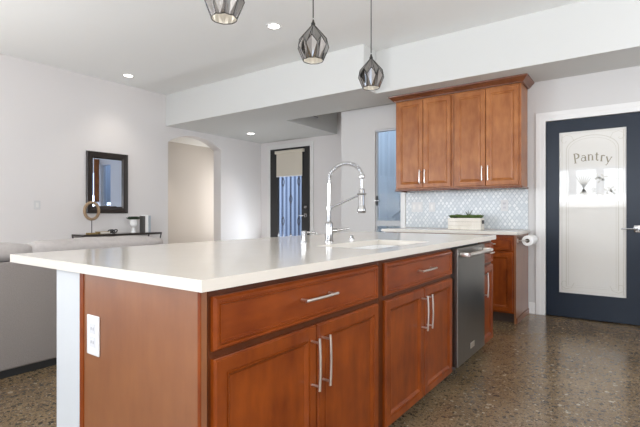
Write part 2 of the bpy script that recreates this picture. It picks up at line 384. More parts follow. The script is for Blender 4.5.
# pantry closet behind its door
bm = BM(); add_box(bm, (6.1,-.5,0), (6.2,1.3,LO)); add_box(bm, (5.4,-.5,0), (6.1,-.4,LO)); add_box(bm, (5.4,1.2,0), (6.1,1.3,LO)); add_box(bm, (5.4,-.5,LO), (6.2,1.3,LO+.05)); struct('wall_pantry', bm, 'wall')
# baseboards
bm = BM(); add_box(bm, (5.285,-2.5,0), (5.3,-.155,.12)); add_box(bm, (5.285,.917,0), (5.3,.975,.12)); struct('baseboard_right', bm, 'white')
bm = BM(); add_box(bm, (-.15,6.285,0), (4.43,6.3,.12)); add_box(bm, (5.57,6.285,0), (6.63,6.3,.12)); struct('baseboard_left', bm, 'white')
# pantry door casing (stepped profile)
def casing(bm, x, y0, y1, ztop, wd, t=0.018):
    """trim round an opening y0..y1 on the face X = x, facing -X"""
    for (o0, o1, tt) in ((0.0, wd*0.55, t*0.7), (wd*0.55, wd, t)):
        add_box(bm, (x-tt, y0-o1, 0), (x, y0-o0, ztop+o0)); add_box(bm, (x-tt, y1+o0, 0), (x, y1+o1, ztop+o0))
        add_box(bm, (x-tt, y0-o1, ztop+o0), (x, y1+o1, ztop+o1))
bm = BM(); casing(bm, 5.3, -.06, .81, 2.095, .095); add_box(bm, (5.3,.8105-.0,0), (5.3001,.811,2)); struct('trim_3', bm, 'white')
bm = BM(); casing(bm, 6.65, 5.03, 6.02, 2.385, .085); struct('trim_4', bm, 'white')
# side casing between glass door and tile
struct('trim_5', bx((5.275,2.445,0), (5.3,2.513,2.235)), 'white')
# backsplash tile field
struct('trim_6', bx((5.290,.985,.925), (5.2995,2.443,1.40)), 'tile')

# ---- pantry door
dx = 5.285
d1 = bpy.data.objects.new('door_1', None); COL.objects.link(d1); d1.location = (dx, .805, .01); d1['kind'] = 'structure'; d1['label'] = 'dark blue pantry door with tall etched frosted glass panel'
bm = BM()
gy0, gy1, gz0, gz1 = .082, .689, .255, 1.966
add_box(bm, (dx,-.052,.012), (dx+.04,gy0,2.085)); add_box(bm, (dx,gy1,.012), (dx+.04,.802,2.085)); add_box(bm, (dx,gy0,.012), (dx+.04,gy1,gz0)); add_box(bm, (dx,gy0,gz1), (dx+.04,gy1,2.085))
obj('door_frame', bm, 'pdoor', d1)
bm = BM()
for (a, b) in (((dx-.003,gy0,gz0),(dx+.006,gy0+.010,gz1)), ((dx-.003,gy1-.010,gz0),(dx+.006,gy1,gz1)), ((dx-.003,gy0+.010,gz0),(dx+.006,gy1-.010,gz0+.010)), ((dx-.003,gy0+.010,gz1-.010),(dx+.006,gy1-.010,gz1))): add_box(bm, a, b)
obj('glazing_bead', bm, 'pdoor', d1)
gp = obj('glass_panel', bx((dx+.010,gy0,gz0), (dx+.016,gy1,gz1)), 'frost', d1)
MAT['frost'].node_tree.nodes['Principled BSDF'].inputs['Coat Roughness'].default_value = 0.01
GX = dx + .0095
def ribbon(bm, pts, wd, x=GX, close=False):
    """flat stroke in the plane X = x; pts = (y, z)"""
    P = [Vector((p[0], p[1])) for p in pts]; n = len(P)
    Ws = wd if isinstance(wd, (list, tuple)) else [wd]*n
    Lf, Rt = [], []
    for i in range(n):
        if close: t = (P[(i+1) % n] - P[i-1])
        else: t = (P[min(i+1, n-1)] - P[max(i-1, 0)])
        t.normalize(); q = Vector((-t.y, t.x))*Ws[i]/2
        Lf.append(bm.verts.new((x, P[i].x+q.x, P[i].y+q.y))); Rt.append(bm.verts.new((x, P[i].x-q.x, P[i].y-q.y)))
    for i in range(n if close else n-1):
        j = (i+1) % n; bm.faces.new([Lf[i], Lf[j], Rt[j], Rt[i]])
yc = (gy0+gy1)/2
def arch_line(ins, topz, wd, bm):
    hw = (gy1-gy0)/2 - ins; zs = topz - hw*0.62
    pts = [(yc-hw, gz0+ins)]
    for i in range(17):
        a = PI*i/16; pts.append((yc-hw*math.cos(a), zs + hw*0.62*math.sin(a)))
    pts.append((yc+hw, gz0+ins))
    ribbon(bm, pts, wd, close=True)
bm = BM(); arch_line(.075, gz1-.06, .006, bm)
ribbon(bm, [(gy0+.035,gz0+.035),(gy1-.035,gz0+.035),(gy1-.035,gz1-.03),(gy0+.035,gz1-.03)], .005, close=True)
arch_line(.095, gz1-.085, .003, bm)
for s in (-1, 1):     # corner flourishes and lower scrolls
    for (zc, sg) in ((gz0+.11, 1), (gz1-.10, -1)):
        pts = [(yc + s*(.235 - .010*k*math.cos(k*.8)), zc + sg*.010*k*math.sin(k*.8)) for k in range(9)]
        ribbon(bm, pts, .004)
obj('etched_border', bm, 'etch', gp)
# letters: strokes in a unit box (x right, y up); on this door screen-right is -Y
def arc(cx, cy, rx, ry, a0, a1, n=12): return [(cx+rx*math.cos(math.radians(a0+(a1-a0)*i/n)), cy+ry*math.sin(math.radians(a0+(a1-a0)*i/n))) for i in range(n+1)]
TH, TN = .17, .075
GL = {
 'P': [([(0.15,0),(0.15,1.35)], TH), ([(0,0),(.32,0)], TN), ([(0,1.35),(.30,1.35)], TN), (arc(.25,.98,.42,.37,90,-90), [TN]+[.11,.14,.17]+[.2]*5+[.17,.14,.11]+[TN])],
 'a': [(arc(.28,.26,.24,.26,0,360,16), .10), ([(.54,.62),(.54,.06),(.66,0)], TH), (arc(.32,.62,.22,.2,0,160), .10)],
 'n': [([(.12,0),(.12,.82)], TH), ([(0,0),(.26,0)], TN), ([(0,.80),(.14,.82)], TN), (arc(.35,.56,.23,.24,160,0), .10), ([(.58,.58),(.58,0)], TH), ([(.46,0),(.72,0)], TN)],
 't': [([(.2,1.1),(.2,.12),(.30,0),(.42,.06)], TH), ([(0,.80),(.42,.80)], TN)],
 'r': [([(.12,0),(.12,.82)], TH), ([(0,0),(.28,0)], TN), (arc(.32,.56,.20,.24,160,40), .13)],
 'y': [([(.02,.80),(.30,.05)], TH), ([(.60,.80),(.28,-.02),(.14,-.36),(.0,-.34)], .09), ([(-.06,.80),(.14,.80)], TN), ([(.50,.80),(.70,.80)], TN)],
}
hs = .072
bm = BM(); cur = .540
for ch, adv in (('P',.062),('a',.058),('n',.062),('t',.047),('r',.046),('y',.05)):
    mid = cur - adv/2; dz = .035*(1 - ((mid-.385)/.155)**2) ; rot = (mid-.385)*.9
    for pts, wd in GL[ch]:
        q = []
        for (px, py) in pts:
            a, b = px*hs, py*hs; ca, sa = math.cos(rot), math.sin(rot)
            a, b = a*ca - b*sa, a*sa + b*ca
            q.append((cur - a, 1.612 + dz + b))
        ww = [k*hs for k in wd] if isinstance(wd, (list, tuple)) else wd*hs
        ribbon(bm, q, ww, x=GX-.0002)
    cur -= adv
obj('lettering', bm, 'letter', gp)
# etched wheat sheaf, leaves and grapes with scroll lines
bm = BM()
def leafshape(cy, cz, ang, ln, wd):
    pts = []; ws = []
    for i in range(7):
        t = i/6; pts.append((cy + math.cos(ang)*ln*t, cz + math.sin(ang)*ln*t)); ws.append(max(.0008, wd*math.sin(PI*t)))
    ribbon(bm, pts, ws, x=GX-.0002)
for k in range(7):
    a = math.radians(60 + 10*k); leafshape(.455, 1.36, a, .15, .014)
for k in range(6):
    a = math.radians(-120 + 12*k); leafshape(.455, 1.36, a, .09, .014)
for cy, cz in ((.33,1.47),(.28,1.47),(.31,1.44),(.25,1.33),(.22,1.35),(.20,1.32)):
    for k in range(3): leafshape(cy, cz, math.radians(30+120*k+cy*500), .04, .02)
for cy, cz in ((.37,1.36),(.355,1.35),(.365,1.335),(.38,1.345),(.375,1.32),(.355,1.325)): ribbon(bm, [(cy+.007*math.cos(a*PI/4), cz+.007*math.sin(a*PI/4)) for a in range(8)], .006, x=GX-.0002, close=True)
for zc in (1.455, 1.30): ribbon(bm, [(.36-.016*k, zc + .008*math.sin(k*.9)) for k in range(14)], .005, x=GX-.0002)
obj('etched_ornament', bm, 'etch', gp)
hd = BM(); add_box(hd, (dx-.010,-.022,.915), (dx,.032,.985), .003); add_tube(hd, [(dx-.01,.005,.95),(dx-.05,.005,.95)], .009, 12); add_tube(hd, [(dx-.048,.000,.95),(dx-.050,.06,.951),(dx-.048,.135,.949)], [.009,.007,.0055], 10)
obj('handle', hd, 'chrome', d1, True)

# ---- front door
fx = 6.62
d2 = bpy.data.objects.new('door_2', None); COL.objects.link(d2); d2.location = (fx, 5.03, .01); d2['kind'] = 'structure'; d2['label'] = 'black front door with tall glass pane and ironwork'
bm = BM(); a0, a1, b0, b1 = 5.216, 5.811, .25, 2.27
add_box(bm, (fx,5.034,.01), (fx+.045,a0,2.38)); add_box(bm, (fx,a1,.01), (fx+.045,6.016,2.38)); add_box(bm, (fx,a0,.01), (fx+.045,a1,b0)); add_box(bm, (fx,a0,b1), (fx+.045,a1,2.38))
obj('door_frame', bm, 'ddoor', d2)
obj('glass_panel', bx((fx+.018,a0,b0), (fx+.024,a1,b1)), 'glass', d2)
bm = BM()
for k, yy in enumerate((5.31, 5.51, 5.71)):
    add_tube(bm, [(fx+.034,yy,b0),(fx+.034,yy,b1)], .007, 6)
    for zc in ((.95,1.72) if k != 1 else (.62,1.38)):
        for s in (-1, 1):
            add_tube(bm, [(fx+.034, yy+s*.035*math.sin(PI*i/8), zc-.09+.18*i/8) for i in range(9)], .006, 6)
obj('ironwork', bm, 'iron', d2)
bm = BM(); add_lathe(bm, (0,0,0), [(.030,-.006),(.034,0),(.028,.010),(.010,.014)], 16)
bm.transform(Matrix.Translation((fx-.004,5.116,1.223)) @ Matrix.Rotation(-PI/2, 4, 'Y')); obj('deadbolt', bm, 'chrome', d2, True)
bm = BM(); add_box(bm, (fx-.010,5.086,1.03), (fx,5.146,1.10), .003); add_tube(bm, [(fx-.01,5.116,1.065),(fx-.05,5.116,1.065)], .01, 10); add_tube(bm, [(fx-.05,5.11,1.065),(fx-.05,5.24,1.065)], .009, 10); obj('handle', bm, 'chrome', d2, True)
# roller shade fixed to the front door
t = thing('roller_shade', (fx-.03,5.5,1.8), 'cream roller shade pulled halfway down the black front door', 'window shade')
obj('cassette', bx((fx-.055,5.135,2.275), (fx-.001,5.855,2.335), .008), 'shade', t)
obj('shade_fabric', bx((fx-.030,5.175,1.84), (fx-.027,5.825,2.275)), 'shade', t)
obj('bottom_rail', bx((fx-.035,5.175,1.82), (fx-.022,5.825,1.84), .003), 'white', t)

# ---- glass side door beside the kitchen wall
d3 = bpy.data.objects.new('door_3', None); COL.objects.link(d3); d3.location = (5.34,2.7,0.005); d3['kind'] = 'structure'; d3['label'] = 'narrow glass door opening to a blue-lit yard'
bm = BM(); add_box(bm, (5.33,2.518,.005), (5.37,2.535,2.21)); add_box(bm, (5.33,2.885,.005), (5.37,2.902,2.21)); add_box(bm, (5.33,2.535,.93), (5.37,2.885,1.005)); add_box(bm, (5.33,2.535,.005), (5.37,2.885,.12)); obj('door_frame', bm, 'panel', d3)
obj('top_track', bx((5.31,2.518,2.212), (5.38,2.902,2.233)), 'grille', d3)
obj('glass_panel', bx((5.348,2.535,.12), (5.352,2.885,.93)), 'glass', d3); obj('glass_panel', bx((5.348,2.535,1.005), (5.352,2.885,2.21)), 'glass', d3)
bm = BM(); add_box(bm, (5.322,2.870,1.21), (5.33,2.900,1.34), .003); obj('handle_plate', bm, 'black', d3)
bm = BM(); add_tube(bm, [(5.322,2.885,1.275),(5.285,2.885,1.275)], .012, 10); add_tube(bm, [(5.287,2.888,1.275),(5.285,2.82,1.275)], .012, 10); obj('handle', bm, 'chrome', d3, True)
# outside: siding, stair rail, fence, ground
t = thing('stair_rail', (6.2,2.6,0.0), 'blue-grey stair railing sloping down outside the narrow glass door', 'railing')
bm = BM(); add_tube(bm, [(6.2,3.1,1.05),(6.2,2.0,1.75)], .02, 8); add_tube(bm, [(6.2,3.1,.45),(6.2,2.0,1.15)], .015, 8); obj('handrail', bm, 'siding', t)
for k in range(8):
    yy = 3.05 - k*.14; zt = 1.05 + (3.1-yy)*.636
    obj('baluster', add_tube(BM(), [(6.2,yy,-.0),(6.2,yy,zt-.02)], .010, 6), 'siding', t)
struct('wall_siding', bx((6.5,1.4,0), (6.6,3.325,3.4)), 'siding')
struct('wall_return', bx((5.405,3.328,0), (6.6,3.349,3.04)), 'sidingx')
struct('wall_yard', bx((5.45,1.4,0), (6.49,1.5,3.0)), 'siding')
o = struct('ground', bx((6.9,3.0,-.12), (9.5,8.0,-.02)), 'conc')
t = obj('corrugated_fence', bx((8.35,3.6,-.02), (8.42,8.0,2.9)), 'corr'); tag(t, 'blue and white corrugated fence seen through the front door glass', 'fence')

# ================================================================ kitchen island
TOP, SL = .92, .034
zb = TOP - SL
FY = .985          # face-frame plane
n_ = (0,-1,0); u_ = (1,0,0)
GRPC = 'cabinet units of the island'
def island_cabinet(x0, x1, label, ndoor, end_panel=False):
    t = thing('base_cabinet', (x0, FY, 0), label, 'cabinet', GRPC)
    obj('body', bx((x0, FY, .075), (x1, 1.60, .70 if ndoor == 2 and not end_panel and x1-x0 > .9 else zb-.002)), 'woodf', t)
    if ndoor == 2 and not end_panel and x1-x0 > .9:
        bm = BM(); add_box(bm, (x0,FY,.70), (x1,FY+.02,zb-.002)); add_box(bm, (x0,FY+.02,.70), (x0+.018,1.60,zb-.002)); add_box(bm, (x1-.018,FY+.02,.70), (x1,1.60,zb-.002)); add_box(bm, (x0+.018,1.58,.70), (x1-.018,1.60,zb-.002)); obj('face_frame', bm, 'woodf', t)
    obj('toe_kick', bx((x0+.002, FY+.07, .001), (x1-.002, FY+.09, .073)), 'toe', t)
    return t
F0 = FY - .0
def front(t, name, x0, x1, z0, z1, prof, mat):
    return obj(name, face_panel(BM(), (x0, F0, z0), u_, n_, x1-x0, z1-z0, prof), mat, t)
FF = FY - .020
# near cabinet, with the end panel
t = island_cabinet(.822, 1.834, 'island cherry cabinet nearest the camera, one wide drawer over two doors', 2, True)
dr = front(t, 'drawer', .833, 1.800, .708, .864, DRAW, 'woodh'); pull(dr, (1.310, FF, .795), (1,0,0), .20, n_)
da = front(t, 'door', .833, 1.318, .078, .686, DOOR, 'wood'); pull(da, (1.288, FF, .553), (0,0,1), .19, n_)
db = front(t, 'door', 1.326, 1.800, .078, .686, DOOR, 'wood'); pull(db, (1.356, FF, .553), (0,0,1), .19, n_)
bm = BM(); add_box(bm, (.800,FY,.0015), (.820,1.668,zb-.002)); ep = obj('end_panel', bm, 'woods', t)
for a, b in ((1.640,1.668), (FY,FY+.012)): obj('corner_molding', bx((.797,a,.0015), (.800,b,zb-.002)), 'wood', ep)
# sink cabinet
t = island_cabinet(1.836, 2.808, 'island cherry sink cabinet left of the dishwasher, false drawer over two doors', 2)
dr = front(t, 'drawer', 1.872, 2.790, .708, .864, DRAW, 'woodh'); pull(dr, (2.330, FF, .790), (1,0,0), .20, n_)
da = front(t, 'door', 1.872, 2.327, .078, .686, DOOR, 'wood'); pull(da, (2.297, FF, .553), (0,0,1), .19, n_)
db = front(t, 'door', 2.335, 2.790, .078, .686, DOOR, 'wood'); pull(db, (2.365, FF, .553), (0,0,1), .19, n_)
# narrow cabinet beyond dishwasher
t = island_cabinet(3.440, 3.780, 'narrow island cherry cabinet on the far side of the dishwasher', 1)
dr = front(t, 'drawer', 3.452, 3.768, .708, .864, DRAW, 'woodh'); pull(dr, (3.61, FF, .790), (1,0,0), .13, n_)
da = front(t, 'door', 3.452, 3.768, .078, .686, DOOR, 'wood'); pull(da, (3.486, FF, .553), (0,0,1), .19, n_)
# dishwasher
t = thing('dishwasher', (3.12, 1.2, 0), 'stainless steel dishwasher built into the kitchen island', 'dishwasher')
obj('tub', bx((2.822,.990,.10), (3.426,1.58,zb-.004)), 'slot', t)
obj('toe_kick', bx((2.83,1.05,.001), (3.42,1.07,.098)), 'slot', t)
dd = obj('door', bx((2.816,.940,.105), (3.430,.986,.872), .004), 'steel', t)
bm = BM(); add_box(bm, (2.822,.9385,.82), (3.424,.940,.822)); obj('panel_seam', bm, 'slot', dd)
bm = BM(); add_tube(bm, [(2.850,.880,.832),(3.396,.880,.832)], .0125, 14)
for xx in (2.862, 3.384): add_box(bm, (xx-.014,.884,.818), (xx+.014,.940,.846), .004)
obj('handle', bm, 'nickel', dd, True)
bm = BM(); add_box(bm, (3.08,.936,.165), (3.165,.940,.205), .002); obj('badge', bm, 'nickel', dd)
# knee wall behind the cabinets
bm = BM(); add_box(bm, (.800,1.672,.001), (3.780,1.858,zb-.002)); o = obj('knee_wall', bm, 'panel'); tag(o, 'white painted knee wall at the back of the island, under the overhang', 'half wall')
# outlet on end panel
def outlet(name, c, u, n, wd, ht, kind, label, cat, group):
    t = thing(name, c, label, cat, group); c, u, n = Vector(c), Vector(u), Vector(n); z = Vector((0,0,1))
    def plate(c, w_, h_, t0, t1, bev):
        a = c - u*w_/2 - z*h_/2 + n*t0; b = c + u*w_/2 + z*h_/2 + n*t1; return bx(tuple(a), tuple(b), bev)
    obj('cover_plate', plate(c, wd, ht, .0006, .006, .002), 'plastic', t)
    gangs = 2 if kind == 'double' else 1
    for g in range(gangs):
        cc = c + u*((g-.5)*wd*.5 if gangs == 2 else 0)
        if kind in ('rocker', 'double'):
            obj('rocker', plate(cc, .030, .062, .006, .009, .001), 'white', t)
        else:
            for s in (-1, 1):
                f = obj('socket', plate(cc + z*s*ht*.17, wd*.42, ht*.24, .006, .0075, .001), 'grille', t)
                bm = BM()
                for q in (-1, 1):
                    p = cc + z*s*ht*.17 + u*q*.007; a = p - u*.0012 - z*.005 + n*.0075; b = p + u*.0012 + z*.005 + n*.008; add_box(bm, tuple(a), tuple(b))
                obj('slot', bm, 'slot', f)
    return t
outlet('power_outlet', (.7995,1.567,.668), (0,1,0), (-1,0,0), .082, .140, 'duplex', 'white double power outlet on the wooden end panel of the island', 'outlet', 'wall plates in the kitchen')
# worktop with sink cut-out
SX0, SX1, SY0, SY1 = 1.955, 2.700, 1.085, 1.455
def slab(bm, x, y, z0, z1, hole=None):
    """x, y: breakpoints; the cell indices in hole are left open"""
    V = {}
    def v(i, j, k):
        key = (i, j, k)
        if key not in V: V[key] = bm.verts.new((x[i], y[j], (z0, z1)[k]))
        return V[key]
    cells = {(i, j) for i in range(len(x)-1) for j in range(len(y)-1)} - set(hole or [])
    for (i, j) in cells:
        bm.faces.new([v(i,j,1), v(i+1,j,1), v(i+1,j+1,1), v(i,j+1,1)]); bm.faces.new([v(i,j,0), v(i,j+1,0), v(i+1,j+1,0), v(i+1,j,0)])
        for (di, dj, a, b) in ((-1,0,(i,j),(i,j+1)), (1,0,(i+1,j),(i+1,j+1)), (0,-1,(i,j),(i+1,j)), (0,1,(i,j+1),(i+1,j+1))):
            if (i+di, j+dj) not in cells:
                bm.faces.new([v(*a,0), v(*b,0), v(*b,1), v(*a,1)])
    return bm
bm = slab(BM(), [.777, SX0, SX1, 3.822], [.955, SY0, SY1, 2.252], zb, TOP, [(1,1)])
sharp = [e for e in bm.edges if len(e.link_faces) == 2 and e.calc_face_angle(0) > 1.0]
bmesh.ops.bevel(bm, geom=sharp, offset=.003, segments=2, affect='EDGES')
o = obj('island_worktop', bm, 'quartz'); tag(o, 'long white quartz worktop covering the kitchen island', 'countertop')
# sink bowl
t = thing('kitchen_sink', (2.33,1.27,.705), 'white undermount sink set into the island worktop', 'sink')
bm = BM(); zb0 = .705; th = .008; e = .002
for a, b in (((SX0-th,SY0-th,zb0),(SX1+th,SY1+th,zb0+th)), ((SX0-th,SY0-th,zb0+th),(SX0-e,SY1+th,zb-.0015)), ((SX1+e,SY0-th,zb0+th),(SX1+th,SY1+th,zb-.0015)), ((SX0-e,SY0-th,zb0+th),(SX1+e,SY0-e,zb-.0015)), ((SX0-e,SY1+e,zb0+th),(SX1+e,SY1+th,zb-.0015))): add_box(bm, a, b)
obj('bowl', bm, 'ceramic', t)
obj('drain', add_lathe(BM(), (2.33,1.27,zb0+th), [(.045,.0002),(.045,.003),(.030,.004),(.028,.001)], 20), 'chrome', t, True)

# faucet
fc = Vector((2.287,1.58,TOP+.0005))
t = thing('kitchen_faucet', fc, 'chrome spring-neck faucet standing on the island behind the sink', 'faucet')
obj('base', add_lathe(BM(), fc, [(.028,0),(.028,.006),(.0235,.010),(.0235,.115),(.022,.12),(.016,.128)], 24), 'chrome', t, True)
obj('riser', add_lathe(BM(), fc, [(.0125,.128),(.0125,.355),(.015,.357),(.015,.368),(.012,.370)], 18), 'chrome', t, True)
dirn = Vector((.10,-.995,0)).normalized()
reach = .225
hose = []
for i in range(25):
    a = PI*(1 - i/24); hose.append(fc + dirn*(reach/2)*(1+math.cos(a)) + Vector((0,0,.385+.092*math.sin(a) + .020*i/24)))
hose = [fc + Vector((0,0,.366))] + hose
tip = hose[-1].copy()
obj('hose', add_tube(BM(), hose + [tip + Vector((0,0,-.09))], .0055, 10), 'spring', t, True)
# coil round the hose
def resample(P, n):
    Ls = [0]; 
    for i in range(1, len(P)): Ls.append(Ls[-1] + (P[i]-P[i-1]).length)
    out = []; j = 0
    for k in range(n):
        s = Ls[-1]*k/(n-1)
        while j < len(P)-2 and Ls[j+1] < s: j += 1
        f = (s-Ls[j])/max(1e-9, Ls[j+1]-Ls[j]); out.append(P[j].lerp(P[j+1], f))
    return out, Ls[-1]
turns = 24; per = 10; P, _ = resample(hose, turns*per)
side = dirn.cross(Vector((0,0,1))).normalized(); coil = []
for i, p in enumerate(P):
    tg = (P[min(i+1, len(P)-1)] - P[max(0, i-1)]).normalized(); nn = side.cross(tg).normalized(); a = 2*PI*i/per
    coil.append(p + .0125*(math.cos(a)*side + math.sin(a)*nn))
obj('spring_coil', add_tube(BM(), coil, .0024, 5), 'spring', t, True)
obj('coil_end_cap', add_lathe(BM(), tip, [(.010,-.016),(.017,-.012),(.019,0),(.016,.012),(.008,.016)], 16), 'chrome', t, True)
obj('spray_head', add_lathe(BM(), (tip.x, tip.y, fc.z), [(.010,.332),(.016,.328),(.018,.32),(.018,.235),(.021,.222),(.026,.205),(.027,.188),(.023,.182)][::-1], 18), 'chrome', t, True)
bm = BM(); q = fc + Vector((0,0,.212)); r_ = Vector((tip.x, tip.y, fc.z+.298)); add_tube(bm, [q, r_], .0055, 10)
add_lathe(bm, (q.x,q.y,q.z-.012), [(.019,0),(.019,.024)], 16); add_tube(bm, [r_ + .024*Vector((math.cos(k*PI/6), math.sin(k*PI/6), 0)) for k in range(12)], .005, 8, closed=True)
obj('support_arm', bm, 'chrome', t, True)
bm = BM(); lq = fc + Vector((0,0,.072)); ld = Vector((.62,-.75,0)).normalized(); add_tube(bm, [lq + ld*.02, lq + ld*.05], .014, 12); add_tube(bm, [lq + ld*.045 + Vector((0,0,.002)), lq + ld*.125 + Vector((0,0,.012))], [.007,.005], 10); obj('lever', bm, 'chrome', t, True)
# soap dispenser
sc_ = Vector((2.12,1.65,TOP+.0005)); t = thing('soap_dispenser', sc_, 'short chrome soap dispenser left of the spring-neck faucet', 'soap dispenser')
obj('base', add_lathe(BM(), sc_, [(.021,0),(.021,.005),(.016,.008),(.016,.046),(.018,.048),(.018,.072),(.014,.075)], 18), 'chrome', t, True)
obj('spout', add_tube(BM(), [sc_ + Vector((0,0,.062)), sc_ + Vector((.03,-.03,.066)), sc_ + Vector((.055,-.06,.058))], [.008,.006,.005], 10), 'chrome', t, True)
bt = Vector((2.60,1.606,TOP+.0005)); o = obj('air_switch', add_lathe(BM(), bt, [(.020,0),(.020,.008),(.013,.012),(.013,.026),(.010,.028)], 18), 'chrome', None, True, origin=bt); tag(o, 'small chrome button on the island right of the faucet', 'button')

# ================================================================ kitchen wall run
# base cabinets: three units, the right one in view
BX = 4.685
def base_unit(y0, y1, label):
    t = thing('base_cabinet', (BX, y0, 0), label, 'cabinet', 'base cabinets along the tiled wall')
    obj('body', bx((BX,y0,.10), (5.288,y1,zb-.002)), 'wood', t)
    obj('toe_kick', bx((BX+.06,y0+.0015,.001), (BX+.08,y1-.0015,.099)), 'toe', t)
    dr = obj('drawer', face_panel(BM(), (BX, y1-.012, .725), (0,-1,0), (-1,0,0), y1-y0-.024, .135, DRAW), 'woodh', t)
    pull(dr, (BX-.02,(y0+y1)/2,.792), (0,1,0), .15, (-1,0,0))
    dn = obj('door', face_panel(BM(), (BX, y1-.012, .115), (0,-1,0), (-1,0,0), y1-y0-.024, .595, DOOR), 'wood', t)
    pull(dn, (BX-.02, y1-.04, .58), (0,0,1), .16, (-1,0,0))
    return t
t = base_unit(1.000, 1.476, 'cherry base cabinet under the right end of the tiled wall counter')
obj('side_panel', bx((BX,.982,.001), (5.288,.999,zb-.002)), 'woods', t)
obj('base_molding', bx((4.700,.9725,.001), (5.284,.9815,.055)), 'woodd', t)
base_unit(1.480, 1.956, 'middle cherry base cabinet behind the island, under the planter')
base_unit(1.960, 2.436, 'left cherry base cabinet behind the island, next to the glass door')
o = obj('wall_worktop', bx((4.650,.962,zb), (5.288,2.462,TOP), .003), 'quartz'); tag(o, 'white quartz worktop along the tiled kitchen wall', 'countertop')
# upper cabinets
UX, UZ0, UZ1 = 4.970, 1.395, 2.470
def upper(y0, y1, label):
    t = thing('wall_cabinet', (UX, y0, UZ0), label, 'cabinet', 'upper cabinets on the tiled wall')
    obj('body', bx((UX,y0,UZ0), (5.288,y1,UZ1)), 'woodu', t)
    hw = (y1-y0-.048)/2
    for k in range(2):
        ytop = y1 - .022 - k*(hw+.004)
        d = obj('door', face_panel(BM(), (UX, ytop, UZ0+.012), (0,-1,0), (-1,0,0), hw, UZ1-UZ0-.03, UP), 'woodu', t)
        hy = ytop - hw + .030 if k == 0 else ytop - .030
        pull(d, (UX-.02, hy, UZ0+.145), (0,0,1), .16, (-1,0,0))
    return t
upper(.990, 1.708, 'right-hand cherry upper cabinet with two doors, nearer the pantry')
upper(1.711, 2.428, 'left-hand cherry upper cabinet with two doors, above the planter\'s left side')
for a in [o for o in COL.objects if o.get('label', '').startswith('left-hand cherry upper')]: a['label'] = 'left-hand cherry upper cabinet with two doors, beside the blue glass door'
# crown molding: profile swept round front and both sides
def mitred(bm, prof, y0, y1, x0, xb):
    """prof: (out, z) pairs; path: (xb,y0)->(x0,y0)->(x0,y1)->(xb,y1)"""
    rows = []
    for (o_, z) in prof:
        rows.append([bm.verts.new(p) for p in ((xb, y0-o_, z), (x0-o_, y0-o_, z), (x0-o_, y1+o_, z), (xb, y1+o_, z))])
    n = len(rows)
    for i in range(n):
        a, b = rows[i], rows[(i+1) % n]
        for k in range(3): bm.faces.new([a[k], a[k+1], b[k+1], b[k]])
    bm.faces.new([r[0] for r in rows]); bm.faces.new([r[3] for r in rows][::-1])
    return bm
bm = mitred(BM(), [(.0,2.472),(.022,2.472),(.024,2.480),(.032,2.486),(.052,2.508),(.068,2.522),(.072,2.537),(.0,2.537)], .990, 2.428, UX-.001, 5.286)
o = obj('crown_molding', bm, 'woodd'); tag(o, 'dark cherry crown molding along the top of the upper cabinets', 'molding')
bm = mitred(BM(), [(.0,1.372),(.006,1.370),(.012,1.376),(.012,1.388),(.006,1.393),(.0,1.393)], .990, 2.428, UX-.001, 5.286)
o = obj('light_rail', bm, 'woodd'); tag(o, 'slim cherry light rail under the upper cabinets', 'molding')
# under-cabinet lamps
for y0, lb in ((1.10, 'slim under-cabinet lamp below the right upper cabinet'), (1.82, 'slim under-cabinet lamp below the left upper cabinet')):
    t = thing('cabinet_lamp', (5.15, y0+.25, 1.385), lb, 'lamp', 'lamps under the upper cabinets')
    obj('housing', bx((5.12,y0,1.384), (5.18,y0+.5,1.394)), 'white', t); obj('diffuser', bx((5.125,y0+.005,1.381), (5.175,y0+.495,1.384)), 'ledw', t)
# plates on the tile
outlet('light_switch', (5.2895,2.288,1.183), (0,1,0), (-1,0,0), .150, .125, 'double', 'wide two-gang white switch plate on the tile, leftmost', 'light switch', 'wall plates in the kitchen')
outlet('light_switch', (5.2895,2.088,1.181), (0,1,0), (-1,0,0), .084, .115, 'rocker', 'single white switch plate left of the planter on the tile', 'light switch', 'wall plates in the kitchen')
outlet('power_outlet', (5.2895,1.230,1.190), (0,1,0), (-1,0,0), .080, .130, 'duplex', 'white outlet plate on the tile right of the planter', 'outlet', 'wall plates in the kitchen')
outlet('light_switch', (2.475,6.2995,1.21), (1,0,0), (0,-1,0), .078, .115, 'rocker', 'white light switch on the living room wall left of the mirror', 'light switch', None)
# planter
t = thing('planter_box', (5.0,1.56,TOP+.001), 'whitewashed wooden planter box of succulents on the tiled wall counter', 'planter')
bm = BM(); px0, px1, py0, py1, pz = 4.945, 5.075, 1.395, 1.765, TOP+.001
for k in range(3):
    z0 = pz + k*.0433; z1 = z0 + .0415
    add_box(bm, (px0,py0,z0), (px0+.012,py1,z1), .0015); add_box(bm, (px1-.012,py0,z0), (px1,py1,z1), .0015)
    add_box(bm, (px0+.012,py0,z0), (px1-.012,py0+.012,z1), .0015); add_box(bm, (px0+.012,py1-.012,z0), (px1-.012,py1,z1), .0015)
add_box(bm, (px0+.012,py0+.012,pz), (px1-.012,py1-.012,pz+.01))
obj('box', bm, 'crate', t)
obj('handle', bx((px0+.030,py0-.010,pz+.065), (px1-.030,py0-.001,pz+.105), .004), 'iron', t)
obj('soil', bx((px0+.013,py0+.013,pz+.08), (px1-.013,py1-.013,pz+.112)), 'soil', t)
